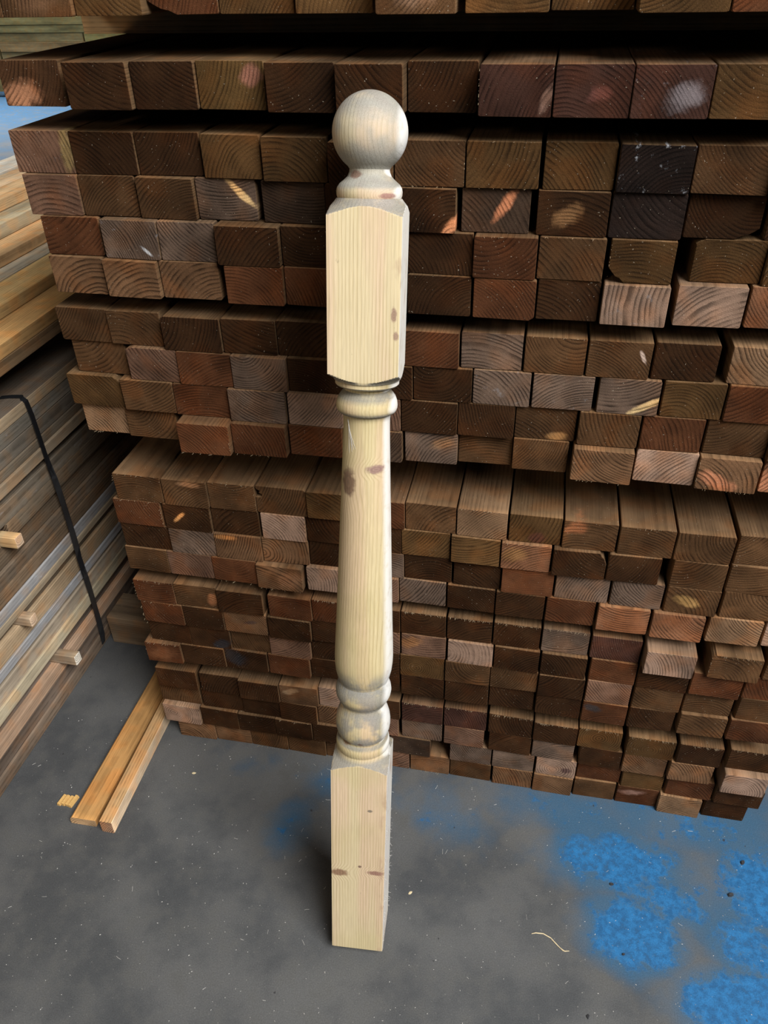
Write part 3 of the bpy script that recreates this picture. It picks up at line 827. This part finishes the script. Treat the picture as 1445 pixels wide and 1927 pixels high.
# whitish cobweb threads under the cup and torn fibres on the lower right arris
web = []
for k, (xe, ze) in enumerate(((-0.0150, 0.884), (-0.0178, 0.881), (-0.0118, 0.887), (-0.0098, 0.889))):
    pth = []
    for s in range(6):
        f_ = s / 5
        xx = -0.0215 + (xe + 0.0215) * f_ + 0.001 * sin(3 * f_ + k)
        zz = 0.926 + (ze - 0.926) * f_
        rr = 0.0304 + 0.0004
        pth.append((xx, -sqrt(max(1e-6, rr * rr - xx * xx)), zz))
    web.append(pth)
wb = tubes('cobweb', web, 0.00022, M_PALE, post, 4)
wb['label'] = 'white cobweb threads'
wb['kind'] = 'stuff'
fz = []
rg = random.Random(5)
for k in range(70):
    zz = rg.uniform(0.002, 0.20) if k < 55 else rg.uniform(0.2, 0.3)
    p0 = Vector((HS - 0.0004, rg.choice((-HS + 0.0008, HS - 0.001)), zz))
    d = Vector((rg.uniform(0.2, 1), rg.uniform(-0.6, 0.6), rg.uniform(-1, 0.6))).normalized() * rg.uniform(0.002, 0.006)
    fz.append([p0, p0 + d * 0.5 + Vector((0, 0, 0.0008)), p0 + d])
fb = tubes('torn_fibre', fz, 0.00018, M_PALE, post, 3)
fb['label'] = 'white torn fibres along the lower right edge'
fb['kind'] = 'stuff'

# ------------------------------------------------------------------ strapped pack of old boards on the left
XF = -0.31
LAYERS = [  # z0, z1, x offset of face, tint, contrast, mould, words
    (0.6575, 0.684, 0.000, (0.27, 0.20, 0.125), 0.5, 0.0, 'light tan'),
    (0.6265, 0.6573, -0.001, (0.18, 0.155, 0.12), 0.7, 0.55, 'whitish blotched grey'),
    (0.5925, 0.6263, -0.002, (0.15, 0.125, 0.095), 0.8, 0.15, 'weathered grey-brown'),
    (0.5715, 0.5923, -0.001, (0.19, 0.15, 0.105), 0.7, 0.1, 'dull brown'),
    (0.5470, 0.5713, 0.004, (0.27, 0.205, 0.135), 0.5, 0.0, 'light tan ledge'),
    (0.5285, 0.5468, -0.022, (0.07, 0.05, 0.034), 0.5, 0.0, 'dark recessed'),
    (0.4905, 0.5283, -0.003, (0.20, 0.160, 0.115), 0.9, 0.45, 'brown whitewashed'),
    (0.4545, 0.4903, -0.002, (0.16, 0.12, 0.08), 0.9, 0.0, 'brown knotty'),
    (0.4100, 0.4543, -0.010, (0.11, 0.078, 0.050), 0.8, 0.0, 'dark brown'),
    (0.3780, 0.4098, -0.003, (0.17, 0.125, 0.085), 0.9, 0.0, 'grey-brown'),
    (0.3465, 0.3778, -0.001, (0.17, 0.115, 0.07), 0.9, 0.0, 'warm brown'),
    (0.3185, 0.3463, 0.001, (0.26, 0.25, 0.24), 0.6, 1.0, 'bluish-white painted'),
    (0.3005, 0.3183, 0.003, (0.30, 0.235, 0.155), 0.6, 0.1, 'thin pale tan'),
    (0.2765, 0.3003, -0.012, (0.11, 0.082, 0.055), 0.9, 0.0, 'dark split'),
    (0.2365, 0.2763, -0.003, (0.28, 0.20, 0.12), 0.7, 0.0, 'orange-tan'),
    (0.2145, 0.2363, 0.001, (0.27, 0.265, 0.26), 0.5, 1.0, 'chalky white'),
    (0.2055, 0.2143, -0.010, (0.07, 0.062, 0.055), 0.8, 0.0, 'thin very dark'),
    (0.1700, 0.2053, 0.000, (0.31, 0.25, 0.18), 0.6, 0.15, 'pale grey-tan'),
    (0.1390, 0.1698, 0.004, (0.36, 0.30, 0.20), 0.5, 0.1, 'bright straw-coloured'),
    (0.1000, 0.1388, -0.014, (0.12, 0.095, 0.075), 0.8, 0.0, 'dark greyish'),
    (0.0720, 0.0998, 0.000, (0.34, 0.225, 0.145), 0.6, 0.1, 'pinkish tan'),
    (0.0355, 0.0718, -0.001, (0.13, 0.095, 0.07), 0.9, 0.05, 'rough brown'),
    (0.0000, 0.0353, 0.002, (0.16, 0.115, 0.08), 0.9, 0.05, 'rough bark-edged brown'),
]
YN, YFAR = -0.75, 3.4


def board(name, x_face, width, z0, z1, y0, y1, tint, contrast, mould, rg, side=None):
    o = stick(name, width, z1 - z0, y1 - y0, rg, (), 0.02, None, None, None, 0.0012)
    o.location = (x_face - width / 2, y0, z0)
    wood_props(o, tint, side or tint, (rg.uniform(-0.05, 0.05), rg.choice((-0.03, 0.05)), rg.uniform(120, 220)), contrast, None, mould)
    return o


STICKERS = {7: 0.040, 13: 0.004, 19: 0.066}
GRP = 'boards of the strapped pack'
for i, (z0, z1, dx, tint, con, mould, words) in enumerate(LAYERS):
    tint = tuple(c * (0.72 if 0 < i < 11 else 0.85) for c in tint)  # upper layers' tint darkened to imitate the dimmer light on them
    rg = random.Random(3000 + i)
    place = 'top' if i == 0 else ('bottom' if i == len(LAYERS) - 1 else '%s from top' % (NUM + ['fifteenth', 'sixteenth', 'seventeenth', 'eighteenth', 'nineteenth', 'twentieth', 'twenty-first', 'twenty-second', 'twenty-third'])[i + 1])
    if i in STICKERS:
        ys = STICKERS[i]
        o = board('board', XF + dx, 0.14, z0, z1, ys + 0.026, YFAR + rg.uniform(-0.1, 0.1), tint, con, mould, rg)
        tag(o, '%s board in strapped pack, %s, far side of protruding stick' % (words, place), 'board', GRP)
        o = board('board', XF + dx - 0.004, 0.14, z0, z1, YN + rg.uniform(-0.1, 0.1), ys - 0.003, tint, con, mould, rg)
        tag(o, '%s board in strapped pack, %s, near side of protruding stick' % (words, place), 'board', GRP)
        st = stick('stacking_stick', 0.022, {7: 0.025, 13: 0.0232, 19: 0.027}[i], 0.30, rg, (), 0.05)
        tip = XF + {7: 0.030, 13: 0.027, 19: 0.045}[i]
        st.location = (tip, ys + 0.011, z0 + 0.0002)
        st.rotation_euler = (0, 0, pi / 2)
        wood_props(st, (0.42, 0.30, 0.20) if i != 19 else (0.62, 0.56, 0.46), (0.36, 0.25, 0.13) if i == 7 else (0.22, 0.165, 0.11), (0.0, 0.02, 220), 0.6, None, 0.2)
        tag(st, {7: 'short yellowish stick poking out highest from the strapped pack', 13: 'short brown stick poking out mid-height from the strapped pack',
                 19: 'short stick with whitish end poking out lowest from the strapped pack'}[i], 'stick', 'sticks poking out of the strapped pack')
    else:
        o = board('board', XF + dx, 0.14 if i else 0.115, z0, z1, YN + rg.uniform(-0.1, 0.1), YFAR + rg.uniform(-0.1, 0.1), tint, con, mould, rg)
        if i == 0:
            o['top_tint'], o['top_amount'] = [0.075, 0.058, 0.044], 0.9  # shade of the gap under the planks painted into the top tint
        tag(o, '%s board in strapped pack, %s' % (words, place), 'board', GRP)
# further boards of the top course, the gap's shade put into their tint
for k in range(2):
    rg = random.Random(3200 + k)
    o = board('board', XF - 0.118 - 0.118 * k, 0.116, 0.6575, 0.6835, YN + 0.05, YFAR, (0.075, 0.058, 0.044), 0.7, 0.0, rg)
    tag(o, ['dark-topped board next inward in the top layer of the strapped pack', 'dark-topped board second inward in the top layer of strapped pack'][k], 'board', GRP)

# strap: flat black band over the top edge, down the face, twisting
path = []
wid = 0.0120
for px_, py_ in ((0, 748), (20, 746), (40, 746)):
    p = on_z(px_, py_, 0.686)
    path.append((p, Vector((0, 1, 0))))
sy = 0.226
path.append((Vector((XF - 0.004, sy, 0.6862)), Vector((0, 1, 0))))
path.append((Vector((XF + 0.003, sy, 0.681)), Vector((0, 1, 0))))
for s in range(1, 23):
    f_ = s / 22
    zz = 0.681 - 0.669 * f_
    tw = {True: 0.0}.get(f_ < 0.22, None)
    if tw is None:
        tw = 1.45 * abs(sin((f_ - 0.22) / 0.78 * pi * 2.0)) ** 0.7
    bow = 0.0058 + 0.005 * sin(pi * f_)
    path.append((Vector((XF + bow + 0.0045 * abs(sin(tw)), sy - 0.004 * f_, zz)), Vector((sin(tw), cos(tw), 0))))
v_, f_l = [], []
for i, (p, wdir) in enumerate(path):
    a = Vector(path[min(i + 1, len(path) - 1)][0]) - Vector(path[max(i - 1, 0)][0])
    nrm = a.cross(wdir).normalized() * 0.0007
    hw = wdir.normalized() * wid / 2
    v_ += [p - hw - nrm, p + hw - nrm, p + hw + nrm, p - hw + nrm]
for i in range(len(path) - 1):
    for k in range(4):
        k2 = (k + 1) % 4
        f_l.append([4 * i + k, 4 * i + k2, 4 * i + 4 + k2, 4 * i + 4 + k])
f_l += [[0, 1, 2, 3][::-1], [4 * (len(path) - 1) + k for k in range(4)]]
so = link_mesh('strap', v_, f_l, M_STRAP)
tag(so, 'black plastic strap wrapped around the left pack of old boards', 'strap')

# ------------------------------------------------------------------ stepped sunlit planks lying on that pack
GP = 'planks stepped on top of the strapped pack'
LIT_PLANKS = [  # x face, width, z0, z1, tint, side tint, words
    (-0.310, 0.20, 0.7530, 0.7795, (0.15, 0.095, 0.05), 'brown plank lying lowest of the lit planks on the strapped pack'),
    (-0.311, 0.22, 0.7800, 0.8065, (0.44, 0.255, 0.10), 'orange-tan plank forming the widest lit step on the strapped pack'),
    (-0.382, 0.082, 0.8070, 0.8335, (0.44, 0.29, 0.125), 'straw-coloured plank forming the second lit step, cracked along its edge'),
    (-0.466, 0.16, 0.8070, 0.8340, (0.30, 0.255, 0.185), 'greyish plank beside the crack of the second lit step'),
    (-0.511, 0.18, 0.8342, 0.8590, (0.44, 0.275, 0.135), 'warm pinkish-tan plank forming the third lit step'),
    (-0.581, 0.17, 0.8592, 0.8905, (0.40, 0.33, 0.21), 'rough whitish-edged plank forming the fourth lit step'),
    (-0.641, 0.075, 0.8907, 0.9180, (0.44, 0.29, 0.15), 'tan plank forming the front of the topmost lit layer'),
    (-0.718, 0.075, 0.8907, 0.9185, (0.45, 0.32, 0.19), 'tan plank in the middle of the topmost lit layer'),
    (-0.795, 0.09, 0.8907, 0.9240, (0.42, 0.38, 0.31), 'rough whitish plank at the back of the topmost lit layer'),
]
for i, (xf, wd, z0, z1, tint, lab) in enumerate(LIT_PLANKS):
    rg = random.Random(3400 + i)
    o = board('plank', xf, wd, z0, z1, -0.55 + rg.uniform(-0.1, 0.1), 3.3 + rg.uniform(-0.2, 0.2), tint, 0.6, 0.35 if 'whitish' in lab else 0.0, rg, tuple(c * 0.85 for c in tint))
    o['top_tint'], o['top_amount'] = [c * 1.08 for c in tint], 1.0  # brighter tops and darker sides paint in the light from above
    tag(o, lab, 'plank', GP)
# bearers that carry them
for j, yb in enumerate((0.72, 2.4)):
    rg = random.Random(3500 + j)
    o = stick('bearer', 0.07, 0.0685, 0.36, rg, (), 0.01)
    o.location = (-0.34, yb, 0.6842)
    o.rotation_euler = (0, 0, pi / 2)
    wood_props(o, (0.12, 0.085, 0.05), None, (0, -0.03, 180), 0.7)
    tag(o, ['dark bearer between the strapped pack and the lit planks', 'rear dark bearer between the strapped pack and the lit planks'][j], 'bearer', 'bearers under the lit planks')
# ------------------------------------------------------------------ battens on the floor, cross beam
rg = random.Random(41)
o = stick('batten', 0.056, 0.020, 0.46, rg, (('TL', 0.006, 0.008),), 0.05)
o.location = (-0.1075, -0.239, 0.0)
o.rotation_euler = (0, 0, radians(0.2))
wood_props(o, (0.30, 0.19, 0.10), (0.29, 0.155, 0.055), (0.0, -0.012, 200), 0.6)
tag(o, 'flat orange-brown batten on the floor, left one of the two beside the stack', 'batten')
o = stick('batten', 0.027, 0.034, 0.46, rg, (), 0.05)
o.location = (-0.0515, -0.245, 0.0)
o.rotation_euler = (0, 0, radians(1.4))
wood_props(o, (0.26, 0.15, 0.09), (0.50, 0.37, 0.24), (0.05, -0.02, 240), 0.9, ((0.016, 0.02, 0), (0.001, 0.02, 0.0), (0.6, 0.55, 0.5)))
o['top_tint'], o['top_amount'] = [0.31, 0.175, 0.068], 0.85
tag(o, 'narrow square batten with pale side, right one of the two on floor', 'batten')
rg = random.Random(43)
o = stick('cross_beam', 0.09, 0.085, 0.26, rg, (), 0.02)
o.location = (-0.028, 0.285, 0.0)
o.rotation_euler = (0, 0, pi / 2)
wood_props(o, (0.12, 0.085, 0.055), (0.13, 0.09, 0.055), (0, -0.03, 180), 0.6)
tag(o, 'dark brown beam lying across the gap between strapped pack and stack', 'beam')

# ------------------------------------------------------------------ greenish pack far behind, top left
GF = 'greenish boards in the far pack'
yb = 8.6
z_edges = [on_y(70, y_, yb).z for y_ in (172, 147, 129, 112, 97, 78, 61, 46, 30, 12)]
cnt = 0
for i in range(len(z_edges) - 1):
    z0, z1 = z_edges[i], z_edges[i + 1]
    seam = on_y(161, 70, yb).x if i in (5,) else (on_y(5, 100, yb).x if i in (3, 4) else None)
    spans = [(-9.5, -2.0)] if seam is None else [(-9.5, seam - 0.012), (seam + 0.012, -2.0)]
    for j, (xa, xb) in enumerate(spans):
        rg = random.Random(5000 + cnt)
        cnt += 1
        o = stick('treated_board', 0.10, z1 - z0 - 0.003, xb - xa, rg, (), 0.0, None, None, None, 0.004)
        o.location = (xa, yb + rg.uniform(0, 0.012), z0)
        o.rotation_euler = (0, 0, -pi / 2)
        wood_props(o, (0.13, 0.105, 0.05), tuple(c * rg.uniform(0.9, 1.12) for c in (0.125, 0.098, 0.045)), (0.03, -0.1, 60), 0.35)
        tag(o, 'greenish-tan board in the far pack at top left, %s up%s' % (NUM[i + 1], '' if seam is None else (', left of seam' if j == 0 else ', right of seam')), 'board', GF)

# ------------------------------------------------------------------ bits on the floor
rg = random.Random(77)
# broken ridged offcut
v, f = [], []
o = bpy.data.objects.new('wood_offcut', None)
col.objects.link(o)
c0 = on_z(127, 1510, 0.0)
o.location = (c0.x, c0.y, 0)
o.rotation_euler = (0, 0, radians(-8))
tag(o, 'small ridged yellow offcut lying left of the battens', 'offcut')
for k in range(4):
    w_ = 0.0075
    x0 = -0.016 + k * 0.0082
    top = 0.014 + 0.004 * k * 0.5
    ln = 0.022 + rg.uniform(-0.003, 0.003)
    vv = [(x0, -ln / 2 + 0.004 * k * 0.3, 0.0), (x0 + w_, -ln / 2 + 0.004 * k * 0.3, 0.0), (x0 + w_, ln / 2 + 0.002 * k, 0), (x0, ln / 2 + 0.002 * k, 0)]
    vt = [(a + (0.001 if i in (0, 3) else -0.001), b * 0.96, 0.006 + 0.001 * (k % 2)) for i, (a, b, _) in enumerate(vv)]
    link_mesh('ridge', vv + vt, [[3, 2, 1, 0], [4, 5, 6, 7], [0, 1, 5, 4], [1, 2, 6, 5], [2, 3, 7, 6], [3, 0, 4, 7]],
              M_OFFCUT, o)

pts = []
for px_, py_ in ((1000, 1757), (1008, 1755.5), (1022, 1757), (1036, 1765), (1048, 1778), (1060, 1790)):
    p = on_z(px_, py_, 0.0012)
    pts.append((p.x, p.y, 0.0012))
pts2 = [on_z(1054, 1783.5, 0.0016), on_z(1062, 1790, 0.0016), on_z(1071, 1789.5, 0.0016)]
st = tubes('straw', [pts, pts2], 0.0009, M_CHIP, None, 6)
tag(st, 'thin pale bent straw on floor right of the post', 'straw')


def chip(name, px_, py_, size, rz, mat, lab, cat, flat=0.25):
    p = on_z(px_, py_, 0)
    rg_ = random.Random(int(px_ * 7 + py_))
    n_ = 7
    lo, hi = [], []
    for k in range(n_):
        th = 2 * pi * k / n_
        r1 = size * rg_.uniform(0.7, 1.1)
        lo.append((r1 * cos(th), r1 * sin(th) * 0.55, 0.0))
        hi.append((r1 * 0.7 * cos(th), r1 * 0.7 * sin(th) * 0.55, size * flat * rg_.uniform(0.8, 1.2)))
    fs = [list(range(n_))[::-1], [n_ + k for k in range(n_)]]
    for k in range(n_):
        k2 = (k + 1) % n_
        fs.append([k, k2, n_ + k2, n_ + k])
    o_ = link_mesh(name, lo + hi, fs, mat)
    o_.location = (p.x, p.y, 0)
    o_.rotation_euler = (0, 0, rz)
    tag(o_, lab, cat)
    return o_


chip('wood_chip', 365, 1455, 0.0048, 0.3, M_CHIP, 'pale wood chip on floor right of the battens', 'chip')
chip('wood_chip', 772, 1680, 0.0050, 0.8, M_CHIP, 'pale wood chip on floor right of the post foot', 'chip')
chip('grit_lump', 1375, 1684, 0.0075, 0.5, M_DARK, 'black grit lump on blue paint near right edge', 'grit', 0.5)
chip('grit_lump', 1150, 1664, 0.0050, 0.2, M_DARK, 'black grit lump in the middle blue paint patch', 'grit', 0.5)
chip('grit_lump', 1397, 1624, 0.0070, 0.9, M_DARK, 'dark grit lump near right edge below the stack corner', 'grit', 0.5)
chip('grit_lump', 1106, 1913, 0.0045, 1.3, M_DARK, 'dark grit lump at bottom edge of the photo', 'grit', 0.5)
chip('grit_lump', 1173, 1796, 0.0038, 0.4, M_DARK, 'dark grit lump below the lower blue patch', 'grit', 0.5)

# countless shavings and slivers
v, f = [], []
rg = random.Random(99)
for k in range(620):
    for _ in range(30):
        xx, yy = rg.uniform(-0.3, 1.35), rg.uniform(-0.62, 0.04)
        if yy > -0.012 and xx > -0.02:
            continue
        if -0.14 < xx < -0.035 and -0.25 < yy:
            continue
        if 0.42 < xx < 0.54 and -0.39 < yy < -0.28:
            continue
        break
    else:
        continue
    big_ = rg.random() < 0.10
    ln = rg.uniform(0.004, 0.011) if big_ else rg.uniform(0.0008, 0.0022)
    wd_ = rg.uniform(0.0003, 0.0006) if big_ else rg.uniform(0.0005, 0.0011)
    th = rg.uniform(0, pi)
    d = Vector((cos(th), sin(th), 0))
    s = Vector((-sin(th), cos(th), 0))
    b = len(v)
    p = Vector((xx, yy, 0.0001))
    bend = s * rg.uniform(-0.25, 0.25) * ln
    for q in (-0.5, 0.0, 0.5):
        c_ = p + d * ln * q + bend * (0.25 - q * q)
        v += [c_ - s * wd_ / 2, c_ + s * wd_ / 2, c_ + Vector((0, 0, wd_ * 0.8))]
    for q in range(2):
        for e in range(3):
            e2 = (e + 1) % 3
            f.append([b + 3 * q + e, b + 3 * q + e2, b + 3 * q + 3 + e2, b + 3 * q + 3 + e])
    f += [[b, b + 1, b + 2], [b + 6, b + 8, b + 7]]
sh = link_mesh('wood_shavings', v, f, M_PALE)
tag(sh, 'countless tiny pale shavings scattered over the concrete floor', 'shavings', None, 'stuff')
